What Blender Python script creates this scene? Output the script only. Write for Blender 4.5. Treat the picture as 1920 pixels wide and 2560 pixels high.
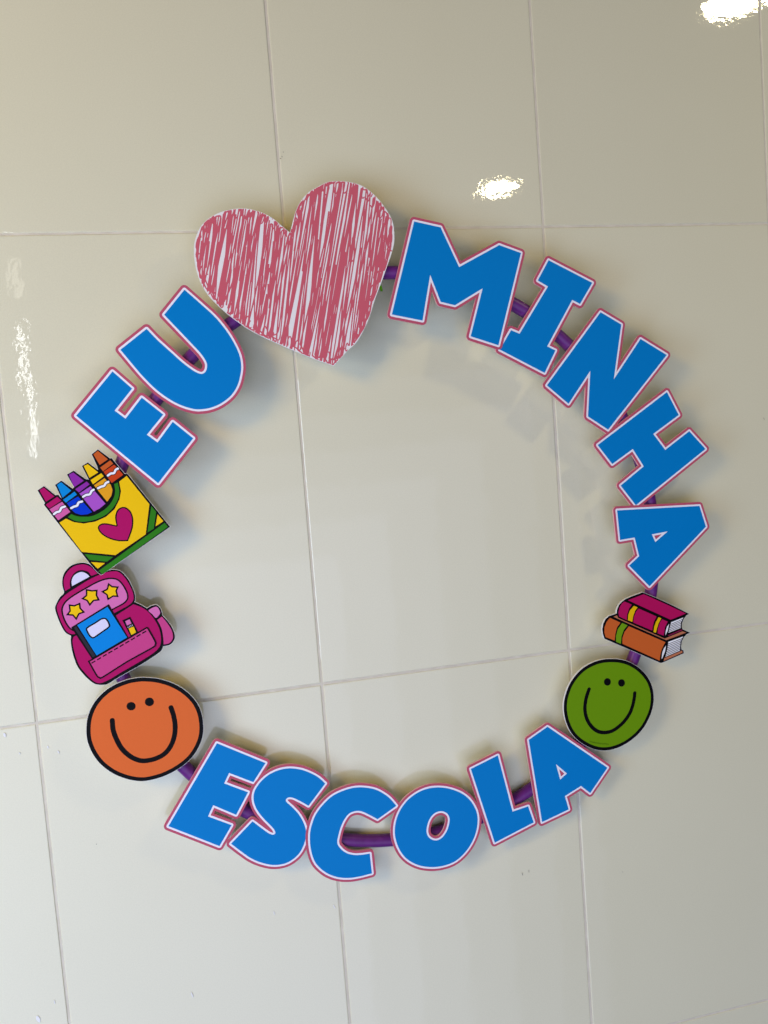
import bpy, bmesh, math, random
import numpy as np
from mathutils import Matrix, Vector
from mathutils.geometry import delaunay_2d_cdt

for o in list(bpy.data.objects):
    bpy.data.objects.remove(o, do_unlink=True)
scene = bpy.context.scene
COL = scene.collection

# ------------------------------------------------------------------ camera
F_PX = 1984.9                                   # focal length in photo pixels
RX, RY, RZ = 0.0712937714, -0.213783895, -0.0916138495
TILE_W, TILE_H = 0.360, 0.599                   # one tile, metres
DIST = TILE_W / 0.343530424                     # camera to wall
CAM = np.array([0.0, -DIST, 1.45])

def rot3(a, b, c):
    ca, sa, cb, sb, cc, sc = math.cos(a), math.sin(a), math.cos(b), math.sin(b), math.cos(c), math.sin(c)
    return (np.array([[cc, -sc, 0], [sc, cc, 0], [0, 0, 1]]) @ np.array([[cb, 0, sb], [0, 1, 0], [-sb, 0, cb]])
            @ np.array([[1, 0, 0], [0, ca, -sa], [0, sa, ca]]))
RW = rot3(RX, RY, RZ)                           # wall axes (right, down, in) -> camera (right, down, in)
W2B = np.array([[1, 0, 0], [0, 0, 1], [0, -1, 0]])   # (right, down, in) -> blender (x, y, z)
AX = W2B @ RW.T                                 # camera axes in world, as columns
cam_data = bpy.data.cameras.new('camera')
cam = bpy.data.objects.new('camera', cam_data)
COL.objects.link(cam)
cam_data.sensor_fit = 'HORIZONTAL'
cam_data.sensor_width = 36.0
cam_data.lens = 36.0 * F_PX / 1920.0
cam_data.clip_start, cam_data.clip_end = 0.02, 100
M = Matrix.Identity(4)
for r in range(3):
    M[r][0], M[r][1], M[r][2], M[r][3] = AX[r, 0], -AX[r, 1], -AX[r, 2], CAM[r]
cam.matrix_world = M
scene.camera = cam

# ------------------------------------------------------------------ light
world = bpy.data.worlds.new('World')
scene.world = world
world.use_nodes = True
AMB = (0.012, 0.012, 0.012)
world.node_tree.nodes['Background'].inputs[0].default_value = (*AMB, 1)
world.node_tree.nodes['Background'].inputs[1].default_value = 1.0

def area(name, loc, aim, sx, sy, power, col, shape='RECTANGLE', spread=180):
    d = bpy.data.lights.new(name, 'AREA')
    d.shape, d.size, d.size_y, d.energy, d.color = shape, sx, sy, power, col
    d.spread = math.radians(spread)
    o = bpy.data.objects.new(name, d)
    COL.objects.link(o)
    o.location = loc
    o.rotation_euler = (Vector(aim) - Vector(loc)).to_track_quat('-Z', 'Y').to_euler()
    return o

# stacked unseen panels added for the daylit room behind the camera, brighter towards the floor; daylight from a window on the
# left and off the floor; a warm lamp up on the left; two round ceiling lights; a bright chink beside a door
for k, (top, right) in enumerate(((0.9, 0.7), (1.1, 1.0), (1.3, 1.3), (1.5, 1.6), (1.7, 1.9), (1.9, 2.2))):
    zc, hh, xc, ww = (top - 2.4) / 2, top + 2.4, (right - 4) / 2, right + 4
    area('room_fill_panel', (xc, -3.5 + 0.02 * k, zc), (xc, 0, zc), ww, hh, 26.5, (0.64, 0.715, 1.0))
area('left_window', (-1.35, -0.95, 1.25), (0.1, 0, 1.25), 0.6, 1.0, 17, (0.50, 0.68, 1.0))
area('wall_lamp', (-1.7, -1.5, 2.3), (-0.2, 0, 1.5), 0.6, 0.6, 21, (1.0, 0.62, 0.02))
for nm, yy, pw in (('ceiling_light_far', (1.454, -2.54), 5), ('ceiling_light_near', (1.585, -1.01), 9)):
    area(nm, (*yy, 2.66), (*yy, 0), 0.19, 0.19, pw, (1.0, 0.85, 0.5), 'DISK')
area('door_chink', (-0.585, -1.95, 1.765), (-0.05, 0, 1.5), 0.012, 0.47, 0.18, (0.95, 0.98, 1.0))
area('door_chink_top', (-0.585, -1.95, 2.16), (-0.05, 0, 1.6), 0.024, 0.13, 0.02, (1.0, 0.95, 0.8))

vs = scene.view_settings
vs.view_transform, vs.look, vs.exposure, vs.gamma = 'Standard', 'None', 0, 1
vs.use_curve_mapping = False
scene.render.engine = 'CYCLES'

# ------------------------------------------------------------------ helpers: materials
def lin(c):
    return tuple(((v / 255) / 12.92 if v / 255 <= 0.04045 else ((v / 255 + 0.055) / 1.055) ** 2.4) for v in c)

def new_mat(name):
    m = bpy.data.materials.new(name)
    m.use_nodes = True
    nt = m.node_tree
    return m, nt, nt.nodes['Principled BSDF']

def print_mat(name, rgb, rough=0.42, spec=0.07):
    """printed vinyl film on a foam board: flat colour with a fine print grain"""
    m, nt, b = new_mat(name)
    b.inputs['Roughness'].default_value = rough
    b.inputs['Specular IOR Level'].default_value = spec
    tc = nt.nodes.new('ShaderNodeNewGeometry')
    n = nt.nodes.new('ShaderNodeTexNoise')
    n.inputs['Scale'].default_value = 900
    n.inputs['Detail'].default_value = 2
    mix = nt.nodes.new('ShaderNodeMix')
    mix.data_type = 'RGBA'
    c = lin(rgb)
    mix.inputs[6].default_value = (*[v * 0.955 for v in c], 1)
    mix.inputs[7].default_value = (*[min(1, v * 1.045) for v in c], 1)
    nt.links.new(tc.outputs['Position'], n.inputs['Vector'])
    nt.links.new(n.outputs['Fac'], mix.inputs[0])
    nt.links.new(mix.outputs[2], b.inputs['Base Color'])
    bp = nt.nodes.new('ShaderNodeBump')
    bp.inputs['Strength'].default_value = 0.05
    bp.inputs['Distance'].default_value = 0.0005
    n2 = nt.nodes.new('ShaderNodeTexNoise')
    n2.inputs['Scale'].default_value = 60
    nt.links.new(tc.outputs['Position'], n2.inputs['Vector'])
    nt.links.new(n2.outputs['Fac'], bp.inputs['Height'])
    nt.links.new(bp.outputs['Normal'], b.inputs['Normal'])
    return m

COLOURS = {
    'blue': (0, 126, 202), 'white': (240, 240, 250), 'pink_rim': (190, 86, 110), 'edge': (232, 176, 178),
    'board': (238, 236, 236), 'red': (206, 96, 112), 'black': (7, 6, 9),
    'yellow': (244, 198, 10), 'green': (46, 126, 24), 'magenta': (178, 14, 98), 'rose': (210, 96, 164),
    'crayon_blue': (0, 136, 214), 'navy': (0, 56, 204), 'violet': (142, 44, 162), 'lilac': (170, 84, 196),
    'amber': (232, 162, 30), 'rust': (200, 92, 36), 'brick': (204, 66, 24), 'lavender': (222, 218, 244),
    'sky': (0, 134, 220), 'slate': (44, 44, 54), 'orchid': (216, 114, 178), 'cerise': (202, 68, 136),
    'orange': (226, 108, 50), 'lime': (106, 150, 10), 'lime_dark': (44, 74, 6), 'book_red': (182, 18, 90),
    'book_orange': (204, 98, 42), 'book_brown': (188, 116, 84), 'book_wine': (140, 26, 76), 'book_green': (112, 158, 20),
    'page': (236, 236, 240), 'gold': (232, 188, 10),
}
MAT = {k: print_mat('print_' + k, v) for k, v in COLOURS.items()}

def tile_material():
    m, nt, b = new_mat('glazed_tile')
    L = nt.links.new
    geo = nt.nodes.new('ShaderNodeNewGeometry')
    info = nt.nodes.new('ShaderNodeObjectInfo')
    n1 = nt.nodes.new('ShaderNodeTexNoise'); n1.inputs['Scale'].default_value = 4.5; n1.inputs['Detail'].default_value = 3
    n2 = nt.nodes.new('ShaderNodeTexNoise'); n2.inputs['Scale'].default_value = 620; n2.inputs['Detail'].default_value = 2
    L(geo.outputs['Position'], n1.inputs['Vector']); L(geo.outputs['Position'], n2.inputs['Vector'])
    mixa = nt.nodes.new('ShaderNodeMix'); mixa.data_type = 'RGBA'
    mixa.inputs[6].default_value = (0.720, 0.694, 0.512, 1)
    mixa.inputs[7].default_value = (0.750, 0.726, 0.546, 1)
    L(n1.outputs['Fac'], mixa.inputs[0])
    mixb = nt.nodes.new('ShaderNodeMix'); mixb.data_type = 'RGBA'; mixb.blend_type = 'MULTIPLY'
    mixb.inputs[0].default_value = 1
    rmp = nt.nodes.new('ShaderNodeMapRange')
    rmp.inputs[1].default_value, rmp.inputs[2].default_value = 0.25, 0.75
    rmp.inputs[3].default_value, rmp.inputs[4].default_value = 0.965, 1.03
    L(n2.outputs['Fac'], rmp.inputs[0])
    L(mixa.outputs[2], mixb.inputs[6]); L(rmp.outputs[0], mixb.inputs[7])
    mixc = nt.nodes.new('ShaderNodeMix'); mixc.data_type = 'RGBA'; mixc.blend_type = 'MULTIPLY'
    mixc.inputs[0].default_value = 1
    r2 = nt.nodes.new('ShaderNodeMapRange')
    r2.inputs[3].default_value, r2.inputs[4].default_value = 0.975, 1.015
    L(info.outputs['Random'], r2.inputs[0])
    L(mixb.outputs[2], mixc.inputs[6]); L(r2.outputs[0], mixc.inputs[7])
    L(mixc.outputs[2], b.inputs['Base Color'])
    b.inputs['Roughness'].default_value = 0.028
    b.inputs['IOR'].default_value = 1.58
    # orange-peel glaze: short ripples that break up reflected lamps, plus slow waviness
    p1 = nt.nodes.new('ShaderNodeTexNoise'); p1.inputs['Scale'].default_value = 140; p1.inputs['Detail'].default_value = 1.5
    p2 = nt.nodes.new('ShaderNodeTexNoise'); p2.inputs['Scale'].default_value = 22; p2.inputs['Detail'].default_value = 1
    L(geo.outputs['Position'], p1.inputs['Vector']); L(geo.outputs['Position'], p2.inputs['Vector'])
    b1 = nt.nodes.new('ShaderNodeBump'); b1.inputs['Strength'].default_value = 1; b1.inputs['Distance'].default_value = 0.000044
    b2 = nt.nodes.new('ShaderNodeBump'); b2.inputs['Strength'].default_value = 1; b2.inputs['Distance'].default_value = 0.00018
    L(p1.outputs['Fac'], b1.inputs['Height']); L(p2.outputs['Fac'], b2.inputs['Height'])
    L(b2.outputs['Normal'], b1.inputs['Normal']); L(b1.outputs['Normal'], b.inputs['Normal'])
    return m

def grout_material():
    m, nt, b = new_mat('cement_grout')
    geo = nt.nodes.new('ShaderNodeNewGeometry')
    n = nt.nodes.new('ShaderNodeTexNoise'); n.inputs['Scale'].default_value = 45; n.inputs['Detail'].default_value = 6
    ramp = nt.nodes.new('ShaderNodeValToRGB')
    ramp.color_ramp.elements[0].position, ramp.color_ramp.elements[1].position = 0.3, 0.7
    ramp.color_ramp.elements[0].color = (0.60, 0.55, 0.45, 1)
    ramp.color_ramp.elements[1].color = (0.72, 0.67, 0.56, 1)
    nt.links.new(geo.outputs['Position'], n.inputs['Vector'])
    nt.links.new(n.outputs['Fac'], ramp.inputs[0]); nt.links.new(ramp.outputs[0], b.inputs['Base Color'])
    b.inputs['Roughness'].default_value = 0.9
    bp = nt.nodes.new('ShaderNodeBump'); bp.inputs['Strength'].default_value = 0.6; bp.inputs['Distance'].default_value = 0.0006
    n2 = nt.nodes.new('ShaderNodeTexNoise'); n2.inputs['Scale'].default_value = 900
    nt.links.new(geo.outputs['Position'], n2.inputs['Vector']); nt.links.new(n2.outputs['Fac'], bp.inputs['Height'])
    nt.links.new(bp.outputs['Normal'], b.inputs['Normal'])
    return m

def tube_material():
    m, nt, b = new_mat('purple_plastic_tube')
    geo = nt.nodes.new('ShaderNodeNewGeometry')
    n = nt.nodes.new('ShaderNodeTexNoise'); n.inputs['Scale'].default_value = 70; n.inputs['Detail'].default_value = 5
    ramp = nt.nodes.new('ShaderNodeValToRGB')
    ramp.color_ramp.elements[0].position, ramp.color_ramp.elements[1].position = 0.25, 0.8
    ramp.color_ramp.elements[0].color = (*lin((88, 30, 108)), 1)
    ramp.color_ramp.elements[1].color = (*lin((108, 42, 128)), 1)
    nt.links.new(geo.outputs['Position'], n.inputs['Vector'])
    nt.links.new(n.outputs['Fac'], ramp.inputs[0]); nt.links.new(ramp.outputs[0], b.inputs['Base Color'])
    b.inputs['Roughness'].default_value = 0.36
    b.inputs['Specular IOR Level'].default_value = 0.3
    return m

MAT['tile'], MAT['grout'], MAT['tube'] = tile_material(), grout_material(), tube_material()

# ------------------------------------------------------------------ helpers: objects
def obj(name, verts, faces, mats, parent=None, fmat=None, smooth=False):
    me = bpy.data.meshes.new(name)
    me.from_pydata([tuple(map(float, v)) for v in verts], [], faces)
    for k in (mats if isinstance(mats, (list, tuple)) else [mats]):
        me.materials.append(MAT[k])
    if fmat is not None:
        me.polygons.foreach_set('material_index', fmat)
    if smooth:
        me.polygons.foreach_set('use_smooth', [True] * len(me.polygons))
    me.update()
    o = bpy.data.objects.new(name, me)
    COL.objects.link(o)
    if parent is not None:
        o.parent = parent
    return o

# ------------------------------------------------------------------ the tiled wall
wall_x0 = -0.224437316 * DIST          # a vertical joint
wall_z0 = 1.45 + 0.286919018 * DIST    # a horizontal joint
GAP = 0.0025
X_LO, X_HI, Z_HI, Z_LO = -4, 7, 2, 4
vx = [wall_x0 + TILE_W * X_LO, wall_x0 + TILE_W * X_HI]
vz = [wall_z0 - TILE_H * Z_LO, wall_z0 + TILE_H * Z_HI]
gy, gb = 0.0007, 0.04
wv = [(x, y, z) for y in (gy, gb) for z in vz for x in vx]
wall = obj('wall', wv, [(0, 1, 3, 2), (4, 6, 7, 5), (0, 4, 5, 1), (2, 3, 7, 6), (0, 2, 6, 4), (1, 5, 7, 3)], 'grout')
wall['kind'] = 'structure'

def tile_mesh():
    hw, hh = (TILE_W - GAP) / 2, (TILE_H - GAP) / 2
    prof = [(0.0, 0.006), (0.0, 0.0013), (0.00035, 0.00055), (0.0010, 0.00012), (0.0020, 0.0)]   # (inset, depth)
    vs_, fs_ = [], []
    rad = 0.0012
    ring = []
    for (sx, sz, a0) in ((1, -1, -90), (1, 1, 0), (-1, 1, 90), (-1, -1, 180)):
        for k in range(3):
            ring.append((sx, sz, math.radians(a0 + 45 * k)))
    n = len(ring)
    for ins, dep in prof:
        rr = max(rad - ins, 0.0002)
        for sx, sz, a in ring:
            vs_.append((sx * (hw - ins - rr) + rr * math.cos(a), dep, sz * (hh - ins - rr) + rr * math.sin(a)))
    for p in range(len(prof) - 1):
        for k in range(n):
            a, b = p * n + k, p * n + (k + 1) % n
            fs_.append((a, b, b + n, a + n))
    fs_.append(tuple(range((len(prof) - 1) * n, len(prof) * n)))
    return vs_, fs_
tv, tf = tile_mesh()
rnd = random.Random(7)
tile0 = None
for i in range(X_LO, X_HI):
    for j in range(-Z_HI, Z_LO):
        x, z = wall_x0 + TILE_W * (i + 0.5), wall_z0 - TILE_H * (j + 0.5)
        if tile0 is None:
            t = tile0 = obj('tile', tv, tf, 'tile', wall)
        else:
            t = tile0.copy(); COL.objects.link(t); t.parent = wall
        t.location = (x + rnd.uniform(-.0004, .0004), rnd.uniform(-.0001, .0001), z + rnd.uniform(-.0004, .0004))
        t.rotation_euler = (rnd.uniform(-.0006, .0006), rnd.uniform(-.0004, .0004), rnd.uniform(-.0009, .0009))

# ------------------------------------------------------------------ the sign's plane
# the hoop rests on the wall at its bottom and leans out a little at the top, where it hangs
TILT = math.radians(1.63)
R_TUBE = 0.0087
P0 = np.array([0.24, -R_TUBE - 0.0004, 0.935])
EX, EZ = np.array([1., 0, 0]), np.array([0, -math.sin(TILT), math.cos(TILT)])
NRM = np.array([0, -math.cos(TILT), -math.sin(TILT)])

def uv(pts, w=0.0):
    """photo pixels -> metres in the sign's plane, w metres in front of the hoop's middle plane"""
    p = np.asarray(pts, float).reshape(-1, 2)
    d = np.c_[(p[:, 0] - 960) / F_PX, (p[:, 1] - 1280) / F_PX, np.ones(len(p))] @ AX.T
    q = P0 + NRM * w
    t = ((q - CAM) @ NRM) / (d @ NRM)
    P = CAM + d * t[:, None]
    return np.c_[(P - P0) @ EX, (P - P0) @ EZ]

sign = bpy.data.objects.new('hoop_sign', None)
COL.objects.link(sign)
sign.location = P0
sign.rotation_euler = (TILT, 0, 0)
sign['label'] = 'purple hoop sign with heart, letters and school pictures hung on tiled wall'
sign['category'] = 'sign'

TUBE_PX = [(577.5, 810.5), (473.5, 894), (389, 996.5), (304.7, 1159), (979.5, 679.5), (1298.6, 768), (1409, 855),
           (1626.2, 1474), (1582, 1645), (1450, 1860), (1307, 1982.5), (1204.6, 2046), (1095.7, 2078), (917.8, 2099),
           (854.5, 2097.4), (978, 2099), (618.7, 2029.5), (471.3, 1927.7), (309.6, 1697)]
tp = uv(TUBE_PX)
sol = np.linalg.lstsq(np.c_[tp, np.ones(len(tp))], -(tp ** 2).sum(1), rcond=None)[0]
HC = -sol[:2] / 2
HR = math.sqrt(HC @ HC - sol[2])
# gentle out-of-round of the plastic tube, fitted to the second harmonic
ang = np.arctan2(tp[:, 1] - HC[1], tp[:, 0] - HC[0])
dev = np.hypot(*(tp - HC).T) - HR
H2 = np.linalg.lstsq(np.c_[np.cos(2 * ang), np.sin(2 * ang), np.cos(3 * ang), np.sin(3 * ang)], dev, rcond=None)[0]

def hoop_r(a):
    return HR + H2[0] * math.cos(2 * a) + H2[1] * math.sin(2 * a) + H2[2] * math.cos(3 * a) + H2[3] * math.sin(3 * a)

def tube(name, a0, a1, nseg, rad, parent, mat, closed=False, nr=20, caps=False):
    vs_, fs_ = [], []
    cnt = nseg if closed else nseg + 1
    for k in range(cnt):
        a = a0 + (a1 - a0) * k / nseg
        c, s = math.cos(a), math.sin(a)
        r = hoop_r(a)
        for q in range(nr):
            b = 2 * math.pi * q / nr
            rr = r + rad * math.cos(b)
            vs_.append((HC[0] + rr * c, rad * math.sin(b), HC[1] + rr * s))
    for k in range(nseg):
        for q in range(nr):
            k2 = (k + 1) % cnt if closed else k + 1
            fs_.append((k * nr + q, k * nr + (q + 1) % nr, k2 * nr + (q + 1) % nr, k2 * nr + q))
    if caps:
        fs_.append(tuple(range(nr))[::-1]); fs_.append(tuple(range((cnt - 1) * nr, cnt * nr)))
    return obj(name, vs_, fs_, mat, parent, smooth=True)

hoop = tube('hoop', 0, 2 * math.pi, 160, R_TUBE, sign, 'tube', closed=True)
pj = uv([(1318, 778)])[0] - HC
aj = math.atan2(pj[1], pj[0])
tube('joint_sleeve', aj, aj + 0.30, 24, R_TUBE + 0.0005, hoop, 'tube', caps=True)

# ------------------------------------------------------------------ flat cut-outs: outlines, offsets, meshes
def Z(x0, y0, s):
    return lambda pts: [(x0 + p[0] * s, y0 + p[1] * s) + tuple(p[2:]) for p in pts]
# windows of the photograph in which the outlines were read: origin and pixel size
Z1, Z2, Z3 = Z(160, 680, 500 / 1659), Z(460, 420, 560 / 1659), Z(940, 500, 500 / 1659)
Z4, Z5, Z6 = Z(1320, 740, 480 / 1659), Z(1380, 1200, 420 / 1659), Z(60, 1100, 400 / 1659)
Z7, Z8, Z9 = Z(100, 1380, 380 / 1659), Z(180, 1660, 380 / 1659), Z(380, 1820, 440 / 1659)
Z10, Z11, Z12 = Z(740, 1900, 500 / 1659), Z(1140, 1780, 420 / 1659), Z(1380, 1620, 300 / 1659)
Z13, Z14 = Z(1480, 1460, 280 / 1659), Z(1240, 640, 260 / 1659)
C = 'c'

def smooth_loop(pts, n=6):
    """closed Catmull-Rom; a third element marks a sharp corner"""
    P = [np.array(p[:2], float) for p in pts]
    cr = [len(p) > 2 for p in pts]
    out, m = [], len(P)
    for i in range(m):
        p1, p2 = P[i], P[(i + 1) % m]
        p0 = P[i - 1] if not cr[i] else p1 - (p2 - p1) * 0.6
        p3 = P[(i + 2) % m] if not cr[(i + 1) % m] else p2 + (p2 - p1) * 0.6
        for k in range(n):
            t = k / n
            out.append(0.5 * (2 * p1 + (p2 - p0) * t + (2 * p0 - 5 * p1 + 4 * p2 - p3) * t * t + (3 * p1 - p0 - 3 * p2 + p3) * t ** 3))
    return np.array(out)

def smooth_open(pts, n=8):
    P = [np.array(p[:2], float) for p in pts]
    P = [2 * P[0] - P[1]] + P + [2 * P[-1] - P[-2]]
    out = []
    for i in range(1, len(P) - 2):
        p0, p1, p2, p3 = P[i - 1:i + 3]
        for k in range(n):
            t = k / n
            out.append(0.5 * (2 * p1 + (p2 - p0) * t + (2 * p0 - 5 * p1 + 4 * p2 - p3) * t * t + (3 * p1 - p0 - 3 * p2 + p3) * t ** 3))
    out.append(P[-2])
    return np.array(out)

def seg_dist(X, Y, a, b):
    d = b - a
    t = np.clip(((X - a[0]) * d[0] + (Y - a[1]) * d[1]) / max(d @ d, 1e-18), 0, 1)
    return np.hypot(X - a[0] - t * d[0], Y - a[1] - t * d[1])

def sdf(loops, pad, h):
    """signed distance grid, positive inside (even-odd)"""
    A = np.vstack(loops)
    lo, hi = A.min(0) - pad - 2 * h, A.max(0) + pad + 2 * h
    xs, ys = np.arange(lo[0], hi[0] + h, h), np.arange(lo[1], hi[1] + h, h)
    X, Y = np.meshgrid(xs, ys)
    D = np.full(X.shape, 1e9)
    ins = np.zeros(X.shape, bool)
    for L in loops:
        for k in range(len(L)):
            a, b = L[k - 1], L[k]
            D = np.minimum(D, seg_dist(X, Y, a, b))
            if a[1] != b[1]:
                cond = (a[1] > Y) != (b[1] > Y)
                ins ^= cond & (X < (b[0] - a[0]) * (Y - a[1]) / (b[1] - a[1]) + a[0])
    return xs, ys, np.where(ins, D, -D)

def contours(xs, ys, Fv):
    """marching squares: closed loops of Fv = 0"""
    Fv = np.where(np.abs(Fv) < 1e-9, 1e-9, Fv)
    Fv = np.pad(Fv, 1, constant_values=-1e-3)
    hx = xs[1] - xs[0]
    xs = np.r_[xs[0] - hx, xs, xs[-1] + hx]; ys = np.r_[ys[0] - hx, ys, ys[-1] + hx]
    S = Fv > 0
    code = S[:-1, :-1] * 1 + S[:-1, 1:] * 2 + S[1:, 1:] * 4 + S[1:, :-1] * 8
    jj, ii = np.nonzero((code > 0) & (code < 15))
    # edges: 0 bottom 1 right 2 top 3 left ; inside kept on the left
    TAB = {1: [(0, 3)], 2: [(1, 0)], 3: [(1, 3)], 4: [(2, 1)], 5: [(0, 3), (2, 1)], 6: [(2, 0)], 7: [(2, 3)],
           8: [(3, 2)], 9: [(0, 2)], 10: [(1, 0), (3, 2)], 11: [(1, 2)], 12: [(3, 1)], 13: [(0, 1)], 14: [(3, 0)]}
    nxt = {}
    def key(e, i, j):
        return (0, i, j) if e == 0 else (1, i + 1, j) if e == 1 else (0, i, j + 1) if e == 2 else (1, i, j)
    for j, i in zip(jj.tolist(), ii.tolist()):
        for s, e in TAB[int(code[j, i])]:
            nxt[key(s, i, j)] = key(e, i, j)
    def point(k):
        t, i, j = k
        if t == 0:
            f0, f1 = Fv[j, i], Fv[j, i + 1]
            return (xs[i] + hx * f0 / (f0 - f1), ys[j])
        f0, f1 = Fv[j, i], Fv[j + 1, i]
        return (xs[i], ys[j] + hx * f0 / (f0 - f1))
    loops = []
    while nxt:
        k0, k = nxt.popitem()
        L = [k0]
        while k != k0:
            L.append(k)
            k = nxt.pop(k, k0)
        if len(L) > 3:
            loops.append(np.array([point(q) for q in L]))
    return loops

def simplify(L, tol):
    n = len(L)
    if n < 8:
        return L
    far = int(np.argmax(np.hypot(*(L - L[0]).T)))
    keep = np.zeros(n + 1, bool)
    Q = np.vstack([L, L[:1]])
    keep[[0, far, n]] = True
    st = [(0, far), (far, n)]
    while st:
        a, b = st.pop()
        if b - a < 2:
            continue
        d = Q[b] - Q[a]
        ln = np.hypot(*d)
        seg = Q[a + 1:b] - Q[a]
        dist = np.abs(seg[:, 0] * d[1] - seg[:, 1] * d[0]) / ln if ln > 1e-12 else np.hypot(*seg.T)
        m = int(np.argmax(dist))
        if dist[m] > tol:
            keep[a + 1 + m] = True
            st += [(a, a + 1 + m), (a + 1 + m, b)]
    return Q[:-1][keep[:-1]]

def offset(loops, d, h=0.0004, tol=0.00006):
    xs, ys, Fv = sdf(loops, max(d, 0) + h, h)
    out = [simplify(L, tol) for L in contours(xs, ys, Fv + d)]
    return [L for L in out if len(L) > 2 and area2(L) > 1e-6]

def area2(L):
    return abs(np.sum(L[:, 0] * np.roll(L[:, 1], -1) - L[:, 1] * np.roll(L[:, 0], -1))) / 2

def triangulate(loops):
    """triangles inside the loops (even-odd)"""
    V, E = [], []
    for L in loops:
        b = len(V)
        V += [Vector((float(x), float(y))) for x, y in L]
        E += [(b + k, b + (k + 1) % len(L)) for k in range(len(L))]
    vo, _, fo, _, _, _ = delaunay_2d_cdt(V, E, [], 0, 1e-7)
    vo = np.array([(v.x, v.y) for v in vo])
    T = np.array([f for f in fo if len(f) == 3])
    cen = vo[T].mean(1)
    ins = np.zeros(len(cen), bool)
    for L in loops:
        for k in range(len(L)):
            a, b = L[k - 1], L[k]
            if a[1] != b[1]:
                cond = (a[1] > cen[:, 1]) != (b[1] > cen[:, 1])
                ins ^= cond & (cen[:, 0] < (b[0] - a[0]) * (cen[:, 1] - a[1]) / (b[1] - a[1]) + a[0])
    T = T[ins]
    p = vo[T]
    cr = (p[:, 1, 0] - p[:, 0, 0]) * (p[:, 2, 1] - p[:, 0, 1]) - (p[:, 1, 1] - p[:, 0, 1]) * (p[:, 2, 0] - p[:, 0, 0])
    T[cr < 0] = T[cr < 0][:, ::-1]
    return vo, T

class Sheet:
    """collects flat printed shapes, each a hair above the one before"""
    def __init__(self, w, step=0.00004):
        self.w, self.step, self.V, self.F, self.M, self.mats = w, step, [], [], [], []
    def add(self, mat, loops, w=None):
        loops = loops if isinstance(loops, list) else [loops]
        if not loops:
            return self
        vo, T = triangulate(loops)
        if mat not in self.mats:
            self.mats.append(mat)
        b = len(self.V)
        self.V += [(x, -self.w, y) for x, y in vo]
        self.F += [tuple(int(b + i) for i in t) for t in T]
        self.M += [self.mats.index(mat)] * len(T)
        self.w += self.step
        return self
    def build(self, name, parent, label=None):
        o = obj(name, self.V, self.F, self.mats, parent, self.M)
        if label:
            o['label'] = label
        return o

def board(name, loops, w_back, thick, face, edge, back, parent=None, label=None):
    """a cut board: front, rim and back of their own"""
    vo, T = triangulate(loops)
    V = [(x, -(w_back + thick), y) for x, y in vo]
    F = [tuple(map(int, t)) for t in T]
    mi = [0] * len(F)
    b = len(V)
    V += [(x, -w_back, y) for x, y in vo]
    F += [tuple(int(b + i) for i in t[::-1]) for t in T]
    mi += [2] * len(T)
    for L in loops:
        s = len(V)
        n = len(L)
        sgn = np.sum(L[:, 0] * np.roll(L[:, 1], -1) - L[:, 1] * np.roll(L[:, 0], -1)) > 0
        V += [(x, -(w_back + thick), y) for x, y in L] + [(x, -w_back, y) for x, y in L]
        for k in range(n):
            k2 = (k + 1) % n
            F.append((s + k, s + n + k, s + n + k2, s + k2))
            mi.append(1)
    o = obj(name, V, F, [face, edge, back], parent, mi)
    if label:
        o['label'] = label
    return o

def stroke(pts, width, n=8, smooth=True):
    """a ribbon of constant width with round ends, as one outline (metres)"""
    P = smooth_open(pts, n) if smooth else np.asarray(pts, float)
    tang = np.gradient(P, axis=0)
    tang /= np.maximum(np.hypot(*tang.T)[:, None], 1e-12)
    nn = np.c_[-tang[:, 1], tang[:, 0]] * width / 2
    def cap(c, t, s):
        a0 = math.atan2(t[1], t[0])
        return [c + width / 2 * np.array([math.cos(a0 + s * q), math.sin(a0 + s * q)]) for q in np.linspace(math.pi / 2, -math.pi / 2, 8)[1:-1]]
    return np.vstack([P + nn, cap(P[-1], tang[-1], 1), (P - nn)[::-1], cap(P[0], -tang[0], 1)])

BACK = R_TUBE - 0.0002      # boards sit on the front of the tube
THICK = 0.003
FACE = BACK + THICK

def poly(zf, pts, lift=0.0, smooth=False):
    p = zf(pts)
    loop = smooth_loop(p) if smooth else np.array([q[:2] for q in p], float)
    return uv(loop, FACE + lift)

# ------------------------------------------------------------------ letters
def letter(ch, word, loops, lift):
    lb = 'blue letter %s with white and pink border in %s' % (ch, word)
    outer = offset(loops, 0.0057)
    base = board('letter', outer, BACK + lift, THICK, 'pink_rim', 'edge', 'board', sign, lb)
    wh = offset(loops, 0.0025)
    Sheet(FACE + lift + 0.00008).add('white', wh).build('white_border', base)
    Sheet(FACE + lift + 0.00016).add('blue', loops).build('blue_face', base)

E1 = [(402, 825), (565, 967), (420, 1150), (510, 1217), (645, 1042), (823, 1183), (687, 1350), (776, 1414), (902, 1243), (1072, 1380), (781, 1752), (101, 1192)]
U1 = [(999, 147, C), (1130, 262), (1250, 372), (1340, 480), (1410, 590), (1455, 690), (1470, 780), (1462, 860), (1435, 950), (1385, 1025), (1310, 1085), (1230, 1122), (1150, 1138), (1070, 1135), (960, 1100), (860, 1045), (760, 970), (650, 860), (560, 755), (468, 645, C), (685, 472, C), (780, 570), (880, 660), (980, 750), (1060, 810), (1110, 838), (1145, 845), (1175, 825), (1187, 780), (1175, 735), (1130, 670), (1060, 595), (960, 490), (831, 355, C)]
M1 = [(316, 178), (535, 227), (689, 557), (1022, 374), (1202, 440), (1015, 1205), (785, 1131), (884, 733), (655, 873), (537, 845), (449, 620), (386, 1000), (131, 950)]
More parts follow.
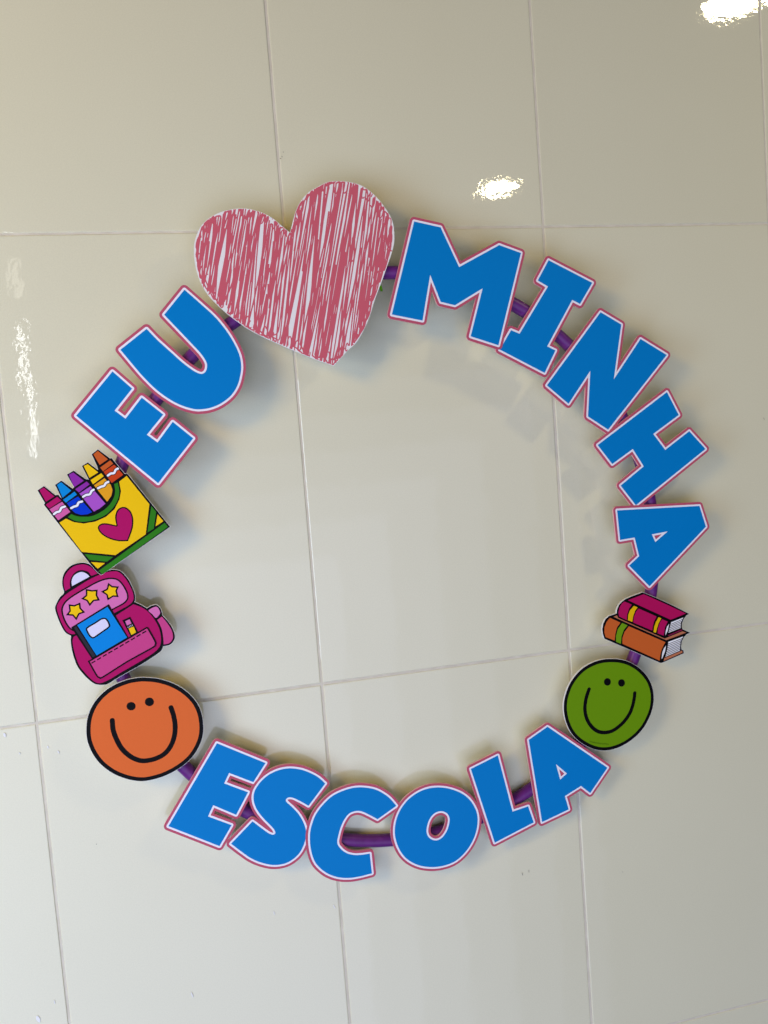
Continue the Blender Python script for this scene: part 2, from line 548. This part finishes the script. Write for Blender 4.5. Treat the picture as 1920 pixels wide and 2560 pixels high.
I1 = [(838, 68), (1535, 428), (1340, 765), (1215, 700), (815, 1442), (948, 1507), (775, 1865), (60, 1493), (240, 1183), (375, 1240), (828, 487), (666, 390)]
N1 = [(627, 140), (806, 247), (741, 720), (972, 371), (1198, 510), (692, 1155), (518, 1040), (538, 646), (350, 931), (163, 772)]
H1 = [(1200, 830), (1302, 1028), (1082, 1192), (1185, 1330), (1393, 1168), (1533, 1322), (932, 1808), (800, 1638), (1000, 1472), (905, 1322), (728, 1452), (602, 1288)]
A1 = [(642, 300), (1455, 256), (1520, 460), (963, 1050), (762, 845), (860, 752), (815, 568), (672, 592)]
A1H = [(985, 537), (1142, 507), (1020, 613)]
E2 = [(612, 143), (1070, 330), (955, 510), (727, 423), (680, 522), (905, 605), (793, 818), (577, 727), (528, 833), (750, 915), (636, 1113), (155, 925)]
S2 = [(1633, 523, C), (1560, 460), (1460, 410), (1380, 387), (1290, 380), (1200, 395), (1110, 435), (1040, 490), (985, 560), (960, 620), (958, 680), (975, 740), (1010, 800), (1060, 860), (1110, 910), (1150, 955), (1162, 990), (1140, 1005), (1100, 992), (1040, 950), (947, 880, C), (745, 1090, C), (850, 1170), (930, 1225), (1020, 1265), (1130, 1290), (1230, 1283), (1310, 1250), (1380, 1190), (1425, 1115), (1450, 1030), (1450, 960), (1425, 885), (1380, 810), (1320, 745), (1270, 700), (1262, 675), (1285, 655), (1330, 658), (1400, 690), (1475, 733, C)]
C2 = [(832, 380, C), (780, 320), (720, 275), (650, 242), (560, 227), (480, 230), (390, 255), (300, 300), (220, 375), (160, 460), (125, 560), (115, 650), (125, 750), (155, 840), (205, 900), (270, 945), (350, 972), (440, 978), (530, 965), (630, 940, C), (612, 776, C), (540, 786), (480, 787), (420, 772), (370, 735), (343, 690), (350, 630), (370, 560), (400, 495), (440, 445), (490, 424), (540, 425), (600, 450), (677, 491, C)]
O2 = [(1190, 227), (1280, 240), (1370, 275), (1440, 330), (1490, 410), (1507, 490), (1495, 590), (1455, 690), (1390, 780), (1310, 845), (1210, 880), (1110, 888), (1010, 870), (920, 820), (860, 745), (825, 650), (820, 560), (840, 470), (880, 390), (940, 320), (1020, 265), (1100, 235)]
O2H = [(1200, 424), (1250, 440), (1273, 480), (1270, 530), (1250, 590), (1210, 645), (1160, 667), (1110, 650), (1085, 610), (1085, 560), (1105, 495), (1145, 445)]
L2 = [(413, 428), (558, 983), (712, 931), (767, 1090), (383, 1290), (146, 562)]
A2 = [(903, 145), (1495, 550), (1325, 800), (1234, 730), (1075, 830), (1113, 962), (850, 1087), (718, 275)]
A2H = [(987, 515), (1095, 607), (1028, 667)]
K = 0.0006
for ch, word, zf, data, sm, lift in (
        ('E', 'EU', Z1, [E1], False, 0), ('U', 'EU', Z1, [U1], True, K),
        ('M', 'MINHA', Z3, [M1], False, K), ('I', 'MINHA', Z14, [I1], False, 0), ('N', 'MINHA', Z4, [N1], False, 0),
        ('H', 'MINHA', Z4, [H1], False, K), ('A', 'MINHA', Z5, [A1, A1H], False, 2 * K),
        ('E', 'ESCOLA', Z9, [E2], False, 0), ('S', 'ESCOLA', Z9, [S2], True, K), ('C', 'ESCOLA', Z10, [C2], True, 2 * K),
        ('O', 'ESCOLA', Z10, [O2, O2H], True, 3 * K), ('L', 'ESCOLA', Z11, [L2], False, 4 * K), ('A', 'ESCOLA', Z11, [A2, A2H], False, 0)):
    letter(ch, word, [poly(zf, d, lift, sm) for d in data], lift)

# ------------------------------------------------------------------ scribbled heart
HEART = [(785, 478, C), (795, 440), (815, 360), (840, 290), (880, 225), (930, 175), (990, 140), (1060, 105), (1120, 97), (1200, 100), (1290, 120), (1360, 158), (1420, 210), (1460, 255), (1500, 310), (1530, 360), (1548, 410), (1557, 480), (1555, 560), (1535, 640), (1500, 740), (1465, 840), (1430, 930), (1405, 1000), (1385, 1070), (1355, 1150), (1310, 1240), (1270, 1300), (1215, 1350), (1160, 1410), (1110, 1465, C), (1060, 1448), (960, 1412), (860, 1372), (740, 1320), (600, 1258), (490, 1200), (400, 1140), (300, 1062), (200, 965), (140, 880), (105, 800), (80, 700), (73, 620), (78, 550), (100, 480), (130, 425), (180, 375), (230, 345), (300, 318), (380, 303), (450, 300), (520, 312), (590, 335), (660, 375), (720, 425)]
h_loop = poly(Z2, HEART, 2 * K, True)
heart = board('heart', [simplify(h_loop, 0.00005)], BACK + 2 * K, THICK, 'board', 'board', 'board', sign,
              'white heart filled with red crayon scribble')

def scribble(loop, seed=3):
    """one long back-and-forth crayon line, gathered on a distance grid into a single flat shape"""
    rs = np.random.RandomState(seed)
    h = 0.00045
    xs, ys, Fh = sdf([loop], 0.002, h)
    D = np.full(Fh.shape, 1e9)
    def draw(P, wid):
        for a, b in zip(P[:-1], P[1:]):
            lo, hi = np.minimum(a, b) - wid * 1.6 - h, np.maximum(a, b) + wid * 1.6 + h
            i0, i1 = np.searchsorted(xs, [lo[0], hi[0]]); j0, j1 = np.searchsorted(ys, [lo[1], hi[1]])
            if i1 <= i0 or j1 <= j0:
                continue
            X, Y = np.meshgrid(xs[i0:i1], ys[j0:j1])
            D[j0:j1, i0:i1] = np.minimum(D[j0:j1, i0:i1], seg_dist(X, Y, a, b) - wid)
    lean = math.radians(13)
    dx, dy = np.array([math.cos(lean), -math.sin(lean)]), np.array([math.sin(lean), math.cos(lean)])
    inner = offset([loop], -0.0019, 0.0008, 0.0002)[0]
    def chord(s, da=0.0):
        """where a leaning line at side-step s enters and leaves the heart; all crossings, low to high"""
        d = np.array([math.sin(lean + da), math.cos(lean + da)])
        o = cen + dx * s
        out = []
        for k in range(len(inner)):
            a, b = inner[k - 1] - o, inner[k] - o
            ca, cb = d[0] * a[1] - d[1] * a[0], d[0] * b[1] - d[1] * b[0]
            if (ca > 0) != (cb > 0):
                q = a + (b - a) * ca / (ca - cb)
                out.append(float(q @ d))
        return o, d, sorted(out)
    cen = inner.mean(0)
    side = (inner - cen) @ dx
    s0, s1 = side.min(), side.max()
    wid = 0.00086
    # pass 1: full-length zigzag, pass 2: shorter thickening strokes
    for rep in range(2):
        s = s0 + 0.001 + rep * 0.003
        up = True
        last = None
        while s < s1 - 0.001:
            o, d, c = chord(s, rs.uniform(-0.06, 0.06) if rep == 0 else rs.uniform(-0.11, 0.11))
            for q in range(0, len(c) - 1, 2):
                lo, hi = c[q], c[q + 1]
                if hi - lo < 0.004:
                    continue
                lo2 = lo + abs(rs.normal(0, 0.004)); hi2 = hi - abs(rs.normal(0, 0.004))
                if rs.rand() < (0.10 if rep == 0 else 0.35):
                    f = rs.uniform(0.3, 0.75)
                    if rs.rand() < 0.5: hi2 = lo + (hi - lo) * f
                    else: lo2 = hi - (hi - lo) * f
                a, b = o + d * lo2, o + d * hi2
                bow = rs.normal(0, 0.0016)
                mid = (a + b) / 2 + dx * bow
                pts = [a, (a + mid) / 2 + dx * bow * .25, mid, (b + mid) / 2 + dx * bow * .25, b]
                if not up: pts = pts[::-1]
                if last is not None and np.hypot(*(last - pts[0])) < 0.03:
                    turn = (last + pts[0]) / 2 + d * (0.0022 if not up else -0.0022)
                    pts = [last, turn] + pts
                P = smooth_open(pts, 5)
                draw(P, wid * rs.uniform(0.8, 1.05))
                last = pts[-1]
            up = not up
            s += (rs.uniform(0.0011, 0.0031) if rep == 0 else rs.uniform(0.0034, 0.0075))
    # dense patches
    for _ in range(50):
        s = rs.uniform(s0 + 0.004, s1 - 0.004)
        o, d, c = chord(s, rs.uniform(-0.06, 0.06))
        if len(c) < 2: continue
        q = 2 * rs.randint(len(c) // 2)
        lo, hi = c[q], c[q + 1]
        L = (hi - lo) * rs.uniform(0.2, 0.5); a0 = rs.uniform(lo, hi - L)
        draw(np.array([o + d * a0, o + d * (a0 + L)]), wid * rs.uniform(0.8, 1.2))
    # little loops where the crayon turns round at the rim
    m = len(inner)
    per = np.vstack([inner, inner[:1]])
    cum = np.r_[0, np.cumsum(np.hypot(*np.diff(per, axis=0).T))]
    t = 0.0
    while t < cum[-1]:
        k = min(np.searchsorted(cum, t, 'right') - 1, m - 1)
        f = (t - cum[k]) / max(cum[k + 1] - cum[k], 1e-9)
        p = per[k] + (per[k + 1] - per[k]) * f
        if rs.rand() < 0.8:
            r = rs.uniform(0.0018, 0.005)
            inw = cen - p; inw /= np.hypot(*inw)
            cc = p + inw * r * 0.9
            a0 = rs.uniform(0, 6.28)
            arc = [cc + np.array([dx * math.cos(a) * r * 0.6 + dy * math.sin(a) * r * 2.1][0]) for a in np.linspace(a0, a0 + rs.uniform(3, 6), 12)]
            draw(np.array(arc), wid * 0.8)
        t += rs.uniform(0.004, 0.013)
    F = np.minimum(-D, Fh - 0.0004)
    return [L for L in (simplify(q, 0.00012) for q in contours(xs, ys, F)) if len(L) > 2 and area2(L) > 4e-7]
Sheet(FACE + 2 * K + 0.0001).add('red', scribble(h_loop)).build('scribble', heart)

# ------------------------------------------------------------------ picture boards
def picture(name, outline, lift, smooth, label, black=True):
    base = board(name, offset([outline], 0.00035), BACK + lift, THICK, 'board', 'board', 'board', sign, label)
    return base

# --- crayon box
LF = 2 * K
def c6(pts, smooth=False): return poly(Z6, pts, LF, smooth)
OUT6 = [(140, 522), (207, 477), (325, 572), (355, 568), (392, 608), (322, 465), (388, 421), (503, 503), (520, 490), (445, 358), (514, 318), (640, 405), (672, 410), (600, 270), (660, 232), (768, 312), (762, 280), (702, 148), (767, 97), (890, 190), (910, 188), (935, 220), (1045, 352), (1068, 345), (1515, 900), (1330, 1030), (800, 1400), (755, 1365), (690, 1290), (347, 855), (205, 670), (218, 655)]
ob = c6(OUT6)
box = picture('crayon_box', ob, LF, False, 'open yellow crayon box picture with five crayons')
W0 = FACE + LF + 0.0001
Sheet(W0).add('black', ob).build('black_outline', box)
def wave(pts, w_b=34, w_w=21):
    q = uv(Z6(pts), FACE + LF)
    s = 0.00053 * 400 / 1659
    return stroke(q, w_b * s), stroke(q, w_w * s)
crayons = [
    ('magenta', 'rose', [(160, 520), (205, 493), (315, 585), (228, 640)], [(225, 672), (345, 588), (388, 628), (262, 710)],
     [(265, 718), (395, 640), (480, 745), (355, 832)], [(312, 768), (338, 748), (370, 738), (388, 704), (424, 690)], 'magenta'),
    ('crayon_blue', 'navy', [(342, 465), (385, 437), (490, 525), (400, 598)], [(405, 620), (525, 535), (548, 565), (435, 650)],
     [(445, 655), (560, 585), (706, 748), (660, 770), (590, 776), (530, 757), (490, 720)], [(490, 706), (520, 690), (550, 680), (568, 648), (602, 638)], 'crayon_blue'),
    ('violet', 'lilac', [(465, 362), (510, 335), (620, 422), (520, 490)], [(530, 510), (650, 430), (680, 460), (570, 545)],
     [(575, 555), (690, 480), (845, 660), (785, 710), (725, 742)], [(614, 588), (645, 570), (682, 562), (700, 530), (722, 516)], 'violet'),
    ('yellow', 'amber', [(620, 270), (660, 250), (770, 335), (680, 392)], [(690, 415), (800, 345), (828, 375), (715, 460)],
     [(725, 470), (835, 395), (900, 465), (918, 520), (905, 580), (862, 640)], [(768, 500), (800, 484), (832, 474), (850, 446), (874, 434)], 'yellow'),
    ('rust', 'brick', [(720, 150), (765, 112), (870, 200), (785, 258)], [(790, 285), (895, 210), (925, 245), (820, 325)],
     [(825, 330), (935, 255), (1030, 360), (910, 445)], [(870, 368), (900, 348), (934, 342), (950, 310), (974, 296)], 'rust')]
W1 = W0 + 0.00005
for tipc, wrapc, tip, band, wrap, wv_, bandc in crayons:
    s = Sheet(W1).add(tipc, c6(tip)).add(bandc, c6(band)).add(wrapc, c6(wrap))
    kb, kw = wave(wv_)
    s.add('black', kb).add('white', kw)
    s.build('crayon', box)
Sheet(W1).add('yellow', c6([(368, 857), (435, 815), (520, 852), (620, 866), (740, 846), (850, 796), (940, 716), (990, 616), (1006, 530), (987, 432), (1065, 372), (1300, 665), (1262, 978), (948, 1193), (600, 1160)])) \
    .add('yellow', c6([(1385, 770), (1445, 842), (1365, 895)])).add('yellow', c6([(695, 1265), (840, 1275), (765, 1335)])).build('box_front', box)
Sheet(W1).add('green', c6([(455, 800, C), (530, 838), (620, 848), (730, 828), (840, 780), (925, 700), (975, 610), (988, 530), (972, 440, C), (935, 458, C), (945, 530), (930, 600), (880, 680), (800, 745), (700, 790), (600, 795), (540, 787), (490, 768, C)], True)).build('green_band', box)
for g in ([(1320, 685), (1370, 745), (1345, 920), (1280, 958)], [(1458, 858), (1492, 900), (870, 1353), (815, 1392), (775, 1356)], [(628, 1182), (925, 1212), (860, 1262), (680, 1243)]):
    Sheet(W1).add('green', c6(g)).build('green_stripe', box)
hb = c6([(958, 885, C), (945, 800), (965, 730), (1010, 697), (1060, 700), (1110, 745), (1133, 820), (1125, 920), (1080, 1048, C), (980, 1049), (880, 1022), (800, 972), (765, 912), (790, 873), (850, 863)], True)
Sheet(W1 + 0.00005).add('black', hb).add('magenta', offset([hb], -0.0016)).build('heart_emblem', box)

# --- backpack
LF = K
def c7(pts, smooth=False): return poly(Z7, pts, LF, smooth)
OUT7 = [(262, 445), (245, 370), (245, 290), (270, 220), (330, 155), (400, 125), (480, 117), (550, 140), (610, 190), (645, 225), (720, 205), (800, 192), (870, 205), (920, 245), (970, 310), (1010, 390), (1035, 460), (1038, 520), (1030, 545, C), (1100, 575), (1168, 615, C), (1210, 590), (1270, 577), (1310, 610), (1332, 660), (1335, 690, C), (1390, 750), (1440, 820), (1470, 900), (1465, 960), (1420, 1010), (1345, 1030, C), (1320, 1080), (1240, 1140), (1100, 1230), (960, 1310), (820, 1390), (740, 1440), (660, 1450), (590, 1435), (530, 1390), (470, 1330), (410, 1250), (370, 1150), (345, 1050), (335, 960), (340, 915, C), (280, 880), (235, 810), (195, 720), (165, 620), (180, 560), (220, 490)]
ob = c7(OUT7, True)
bag = picture('backpack', ob, LF, True, 'pink backpack picture with stars, notebook and pencil')
W0 = FACE + LF + 0.0001
W1 = W0 + 0.00005
Sheet(W0).add('black', ob).build('black_outline', bag)
Sheet(W1).add('magenta', c7([(275, 425, C), (260, 360), (262, 290), (290, 230), (340, 175), (400, 145), (475, 135), (545, 158), (600, 205), (628, 235, C), (560, 260, C), (530, 220), (480, 200), (430, 200), (380, 225), (340, 280), (325, 340), (332, 392, C)], True)) \
    .add('lavender', c7([(350, 372, C), (345, 320), (365, 265), (410, 230), (460, 218), (510, 238), (542, 268, C)], True)).build('handle', bag)
Sheet(W1).add('magenta', c7([(835, 690, C), (1020, 570, C), (1100, 600), (1165, 640), (1230, 710), (1285, 800), (1315, 890), (1320, 980), (1300, 1040), (1240, 1100), (1100, 1190), (900, 1305), (760, 1390), (660, 1430), (600, 1418), (540, 1370), (480, 1305), (430, 1240), (390, 1140), (365, 1040), (355, 970), (368, 925, C), (500, 850, C)], True)).build('bag_body', bag)
fl = c7([(232, 640), (245, 580), (290, 520), (380, 455), (500, 385), (620, 320), (720, 285), (800, 280), (860, 300), (910, 350), (955, 430), (968, 490), (955, 530), (910, 572), (800, 632), (600, 745), (400, 855), (340, 852), (290, 800), (250, 720)], True)
Sheet(W1 + 0.00012).add('magenta', c7([(185, 620), (195, 565), (235, 510), (300, 450), (400, 385), (540, 300), (680, 235), (780, 212), (850, 215), (905, 255), (960, 330), (1005, 420), (1022, 490), (1010, 540), (960, 585), (830, 655, C), (600, 800), (380, 895, C), (335, 893), (290, 865), (250, 800), (215, 720)], True)) \
    .add('black', fl).add('orchid', offset([fl], -0.0019)).build('flap', bag)
for st in ([(312, 570), (375, 578), (440, 550), (447, 610), (493, 658), (430, 680), (398, 745), (355, 695), (283, 690), (320, 640)],
           [(500, 402), (565, 415), (630, 410), (625, 470), (655, 528), (590, 535), (542, 590), (510, 535), (448, 510), (500, 470)],
           [(745, 335), (790, 370), (862, 375), (840, 425), (858, 492), (800, 488), (738, 528), (725, 470), (665, 432), (728, 400)]):
    s = c7(st)
    Sheet(W1 + 0.0003).add('black', s).add('yellow', offset([s], -0.0019, 0.0003)).build('star', bag)
Sheet(W1).add('orchid', c7([(1185, 640), (1225, 610), (1275, 598), (1305, 640), (1310, 670), (1290, 700), (1262, 718), (1225, 678)], True)) \
    .add('cerise', c7([(1280, 740, C), (1330, 705, C), (1380, 765), (1430, 840), (1450, 905), (1445, 955), (1410, 995), (1350, 1010, C), (1345, 930), (1325, 830)], True)).build('strap', bag)
lab = c7([(500, 845), (522, 812), (600, 765), (668, 722), (715, 718), (748, 750), (767, 800), (748, 832), (680, 880), (610, 930), (572, 942), (535, 915)], True)
nb = Sheet(W1 + 0.0003).add('black', c7([(340, 822), (752, 567), (970, 940), (572, 1172)])).add('sky', c7([(408, 798), (738, 598), (950, 932), (618, 1128)])) \
    .add('slate', c7([(370, 825), (396, 808), (607, 1130), (577, 1150)])).add('black', lab).add('lavender', offset([lab], -0.0018)).build('notebook', bag)
pc = Sheet(W1 + 0.0003).add('black', c7([(898, 745), (985, 705), (1070, 870), (988, 918)])).add('orchid', c7([(930, 755), (978, 733), (998, 780), (950, 802)])) \
    .add('yellow', c7([(968, 835), (1022, 812), (1048, 875), (998, 905)]))
for k in range(4):
    x, y = 962 + k * 15, 822 - k * 7
    pc.add('lavender', c7([(x - 5, y - 9), (x, y - 11), (x + 5, y + 4), (x, y + 6)]))
pc.build('pencil', bag)
pk = c7([(522, 1190, C), (1165, 815, C), (1182, 822, C), (1262, 965), (1268, 1010), (1230, 1050), (960, 1200), (690, 1370), (645, 1375), (610, 1345)], True)
ps = Sheet(W1 + 0.0006).add('black', pk).add('cerise', offset([pk], -0.0019))
for k in range(10):
    a = k / 10 + 0.012
    x0, y0, x1, y1 = 556 + 614 * a, 1216 - 362 * a, 556 + 614 * (a + 0.068), 1216 - 362 * (a + 0.068)
    ps.add('black', c7([(x0 - 3, y0 - 6), (x1 - 3, y1 - 6), (x1 + 3, y1 + 6), (x0 + 3, y0 + 6)]))
ps.build('pocket', bag)

# --- smiling faces
def smiley(zf, outer, eyes, mouth, mw, rim, col, lift, label, pxs):
    lo = poly(zf, outer, lift, True)
    base = picture('smiley', lo, lift, True, label)
    w = FACE + lift + 0.0001
    Sheet(w).add('black', lo).build('black_outline', base)
    Sheet(w + 0.00005).add(col, offset([lo], -rim)).build('face', base)
    for (x, y, rx, ry) in eyes:
        Sheet(w + 0.0001).add('black', poly(zf, [(x + rx * math.cos(a), y + ry * math.sin(a)) for a in np.linspace(0, 2 * math.pi, 25)[:-1]], lift)).build('eye', base)
    Sheet(w + 0.0001).add('black', stroke(uv(zf(mouth), FACE + lift), mw * pxs)).build('mouth', base)
    return base
smiley(Z8, [(800, 147), (950, 163), (1100, 210), (1230, 285), (1340, 390), (1405, 510), (1432, 650), (1425, 790), (1370, 930), (1280, 1050), (1150, 1150), (1000, 1225), (850, 1268), (740, 1278), (600, 1255), (450, 1195), (320, 1100), (230, 985), (175, 860), (157, 740), (170, 590), (225, 450), (320, 330), (440, 240), (580, 180), (690, 155)],
       [(645, 460, 50, 46), (845, 413, 50, 47)],
       [(440, 614), (450, 720), (490, 830), (550, 930), (640, 1010), (740, 1052), (830, 1052), (930, 1025), (1020, 970), (1085, 880), (1120, 770), (1125, 660), (1108, 560), (1080, 474)],
       49, 0.0050, 'orange', 3 * K, 'orange smiley disc with thick black outline', 0.22905 * 0.00054)
gs = smiley(Z12, [(835, 150), (950, 160), (1070, 195), (1190, 265), (1290, 360), (1360, 470), (1400, 600), (1405, 720), (1385, 850), (1335, 980), (1260, 1110), (1150, 1230), (1010, 1330), (860, 1395), (720, 1417), (590, 1400), (460, 1345), (340, 1260), (250, 1150), (190, 1010), (163, 860), (170, 720), (205, 590), (260, 470), (350, 350), (460, 255), (590, 190), (710, 158)],
       [(765, 468, 48, 52), (960, 482, 48, 52)],
       [(512, 568), (475, 680), (455, 800), (460, 900), (490, 1000), (550, 1090), (630, 1150), (720, 1168), (820, 1150), (910, 1095), (1000, 1010), (1070, 910), (1110, 810), (1135, 700), (1143, 622)],
       48, 0.0048, 'lime', 3 * K, 'green smiley disc with thick black outline and tiny lettering', 0.18083 * 0.00061)
# the maker's tiny lettering, too small to be read: a thin uneven run of marks
rs = np.random.RandomState(5)
hand = []
for k in range(44):
    t = k / 43
    x = 520 + 258 * t
    y = 1292 + 62 * t - 26 * t * t + (9 if k % 2 else -9) * (1.3 if rs.rand() < 0.25 else 0.8)
    hand.append((x, y))
Sheet(FACE + 3 * K + 0.0003).add('lime_dark', stroke(uv(Z12(hand), FACE + 3 * K), 0.00055, smooth=False)).build('tiny_lettering', gs)

# --- books
LF = K
def c13(pts, smooth=False): return poly(Z13, pts, LF, smooth)
OUT13 = [(750, 122), (950, 205), (1200, 320), (1440, 443), (1400, 462), (1360, 515), (1335, 580), (1330, 640), (1345, 672), (1455, 722), (1400, 745), (1360, 790), (1330, 850), (1320, 920), (1325, 968), (1352, 982), (1360, 1025), (1035, 1168), (1010, 1168), (185, 812), (160, 740), (152, 670), (165, 590), (200, 520), (250, 475), (365, 437), (370, 380), (400, 310), (440, 265), (500, 220), (620, 170)]
ob = c13(OUT13)
books = picture('book_stack', ob, LF, False, 'picture of a red book stacked on an orange book')
W0 = FACE + LF + 0.0001
W1 = W0 + 0.00005
Sheet(W0).add('black', ob).build('black_outline', books)
def pages(s, quad, n, wline):
    (tl, tr, br, bl) = [np.array(q, float) for q in quad]
    for k in range(1, n):
        t = k / n
        a, b = tl + (bl - tl) * t, tr + (br - tr) * t
        d = np.array([0, wline / 2])
        s.add('black', c13([tuple(a - d), tuple(b - d), tuple(b + d), tuple(a + d)]))
s = Sheet(W1)
s.add('book_red', c13([(765, 150), (1100, 300), (1390, 437), (1165, 530), (530, 240)]))
s.add('book_red', c13([(480, 258), (590, 305), (550, 360), (520, 450), (515, 535), (400, 480), (390, 420), (405, 350), (440, 290)]))
s.add('book_red', c13([(690, 362), (955, 480), (920, 550), (900, 620), (890, 690), (610, 570), (620, 490), (650, 410)]))
s.add('book_red', c13([(1035, 520), (1120, 555), (1080, 640), (1060, 765), (970, 730), (975, 660), (1000, 580)]))
s.add('gold', c13([(620, 322), (675, 345), (635, 400), (605, 490), (595, 562), (530, 535), (535, 460), (560, 390)]))
s.add('gold', c13([(985, 490), (1025, 508), (985, 580), (960, 660), (945, 722), (910, 710), (920, 630), (945, 560)]))
s.add('page', c13([(1140, 590), (1120, 690), (1085, 760), (1090, 690), (1110, 630)]))
s.add('page', c13([(1170, 565), (1350, 495), (1315, 570), (1310, 650), (1130, 722), (1150, 640)]))
s.add('book_wine', c13([(1120, 760), (1325, 672), (1338, 684), (1135, 768)]))
pages(s, [(1170, 572), (1340, 497), (1310, 655), (1128, 728)], 6, 8)
s.build('book', books, 'red book with two yellow bands')
s = Sheet(W1)
s.add('book_brown', c13([(318, 485), (370, 462), (386, 500), (425, 520), (560, 580), (900, 730), (1075, 808), (1340, 700), (1395, 720), (1100, 832), (1060, 815), (600, 612), (420, 532)]))
s.add('book_orange', c13([(265, 500), (420, 572), (370, 640), (345, 740), (335, 838), (200, 785), (182, 720), (185, 640), (215, 560)]))
s.add('book_green', c13([(445, 578), (525, 612), (470, 680), (435, 780), (428, 885), (355, 855), (355, 770), (380, 670)]))
s.add('book_orange', c13([(545, 625), (1085, 860), (1030, 970), (1010, 1050), (1000, 1135), (450, 885), (450, 800), (480, 710)]))
s.add('page', c13([(1095, 910), (1080, 1000), (1040, 1100), (1028, 1105), (1040, 1010), (1065, 950)]))
s.add('page', c13([(1130, 855), (1350, 775), (1310, 850), (1300, 985), (1085, 1078), (1115, 960)]))
s.add('book_brown', c13([(1070, 1095), (1330, 985), (1340, 1015), (1060, 1140)]))
pages(s, [(1130, 862), (1342, 780), (1296, 990), (1082, 1085)], 8, 8)
s.build('book', books, 'orange book with a green band')

# ------------------------------------------------------------------ green hanging loop behind the heart
gp = uv([(951, 712)])[0]
MAT['ribbon'] = print_mat('green_ribbon', (86, 150, 20), 0.6)
P, rr = [], 0.0017
for k in range(28):
    a = 2 * math.pi * k / 28
    P.append(Vector((gp[0] - 0.004 + 0.0042 * math.cos(a), -0.001 + 0.010 * math.sin(a), gp[1] + 0.010 - 0.018 * math.cos(a * 1.0 + 0.5) * 1.0)))
vv, ff = [], []
for k in range(28):
    t = (P[(k + 1) % 28] - P[k - 1]).normalized()
    u = t.orthogonal().normalized(); v = t.cross(u)
    if k == 0: ref = u
    u = (ref - t * ref.dot(t)).normalized(); v = t.cross(u); ref = u
    for q in range(8):
        b = 2 * math.pi * q / 8
        vv.append(P[k] + (u * math.cos(b) + v * math.sin(b)) * rr)
for k in range(28):
    for q in range(8):
        k2 = (k + 1) % 28
        ff.append((k * 8 + q, k * 8 + (q + 1) % 8, k2 * 8 + (q + 1) % 8, k2 * 8 + q))
lp = obj('hanging_loop', vv, ff, 'ribbon', sign, smooth=True)
lp['label'] = 'small green ribbon loop behind the heart'

# ------------------------------------------------------------------ marks on the tiles
MAT['scuff_white'] = print_mat('white_scuff', (236, 236, 236), 0.5)
MAT['scuff_dark'] = print_mat('dark_scuff', (122, 114, 100), 0.7)
def wall_pt(px, py, y=-0.0009):
    d = AX @ np.array([(px - 960) / F_PX, (py - 1280) / F_PX, 1.0])
    return CAM + d * ((y - CAM[1]) / d[1])
def scuff(x0, y0, x1, y1, wpx, mat):
    """a short streak of thick paint or dirt with tapering ends"""
    a, b = wall_pt(x0, y0), wall_pt(x1, y1)
    d = b - a
    n = np.array([-d[2], 0, d[0]]); n /= max(np.linalg.norm(n), 1e-9); n *= wpx * 0.00028
    T = [0, .2, .5, .8, 1]; Wd = [.25, .8, 1, .7, .2]
    V = [a + d * t + n * w_ for t, w_ in zip(T, Wd)] + [a + d * t - n * w_ for t, w_ in zip(T, Wd)]
    F = [(k, k + 1, k + 6, k + 5) for k in range(4)]
    obj('scuff_mark', V, F, mat, wall)
for q in ((684, 2278, 686, 2288, 2), (833, 2262, 838, 2272, 2.5), (478, 2480, 482, 2494, 3), (92, 2540, 99, 2556, 8), (135, 2500, 137, 2510, 2),
          (118, 1864, 121, 1872, 3), (144, 1876, 148, 1884, 3), (10, 1832, 13, 1843, 5), (47, 1880, 50, 1886, 2)):
    scuff(*q, 'scuff_white')
for q in ((1305, 2182, 1307, 2189, 1.4), (1322, 2174.5, 1322.5, 2181.5, 1.2), (700, 395, 703, 397.5, 1.8), (704, 390, 706, 393, 1.2), (707.5, 379, 709, 381, 1.4),
          (240, 2110, 242, 2111, 1.6), (1909, 1044, 1911, 1050, 1.2), (1556, 2179, 1558, 2181, 1.0)):
    scuff(*q, 'scuff_dark')
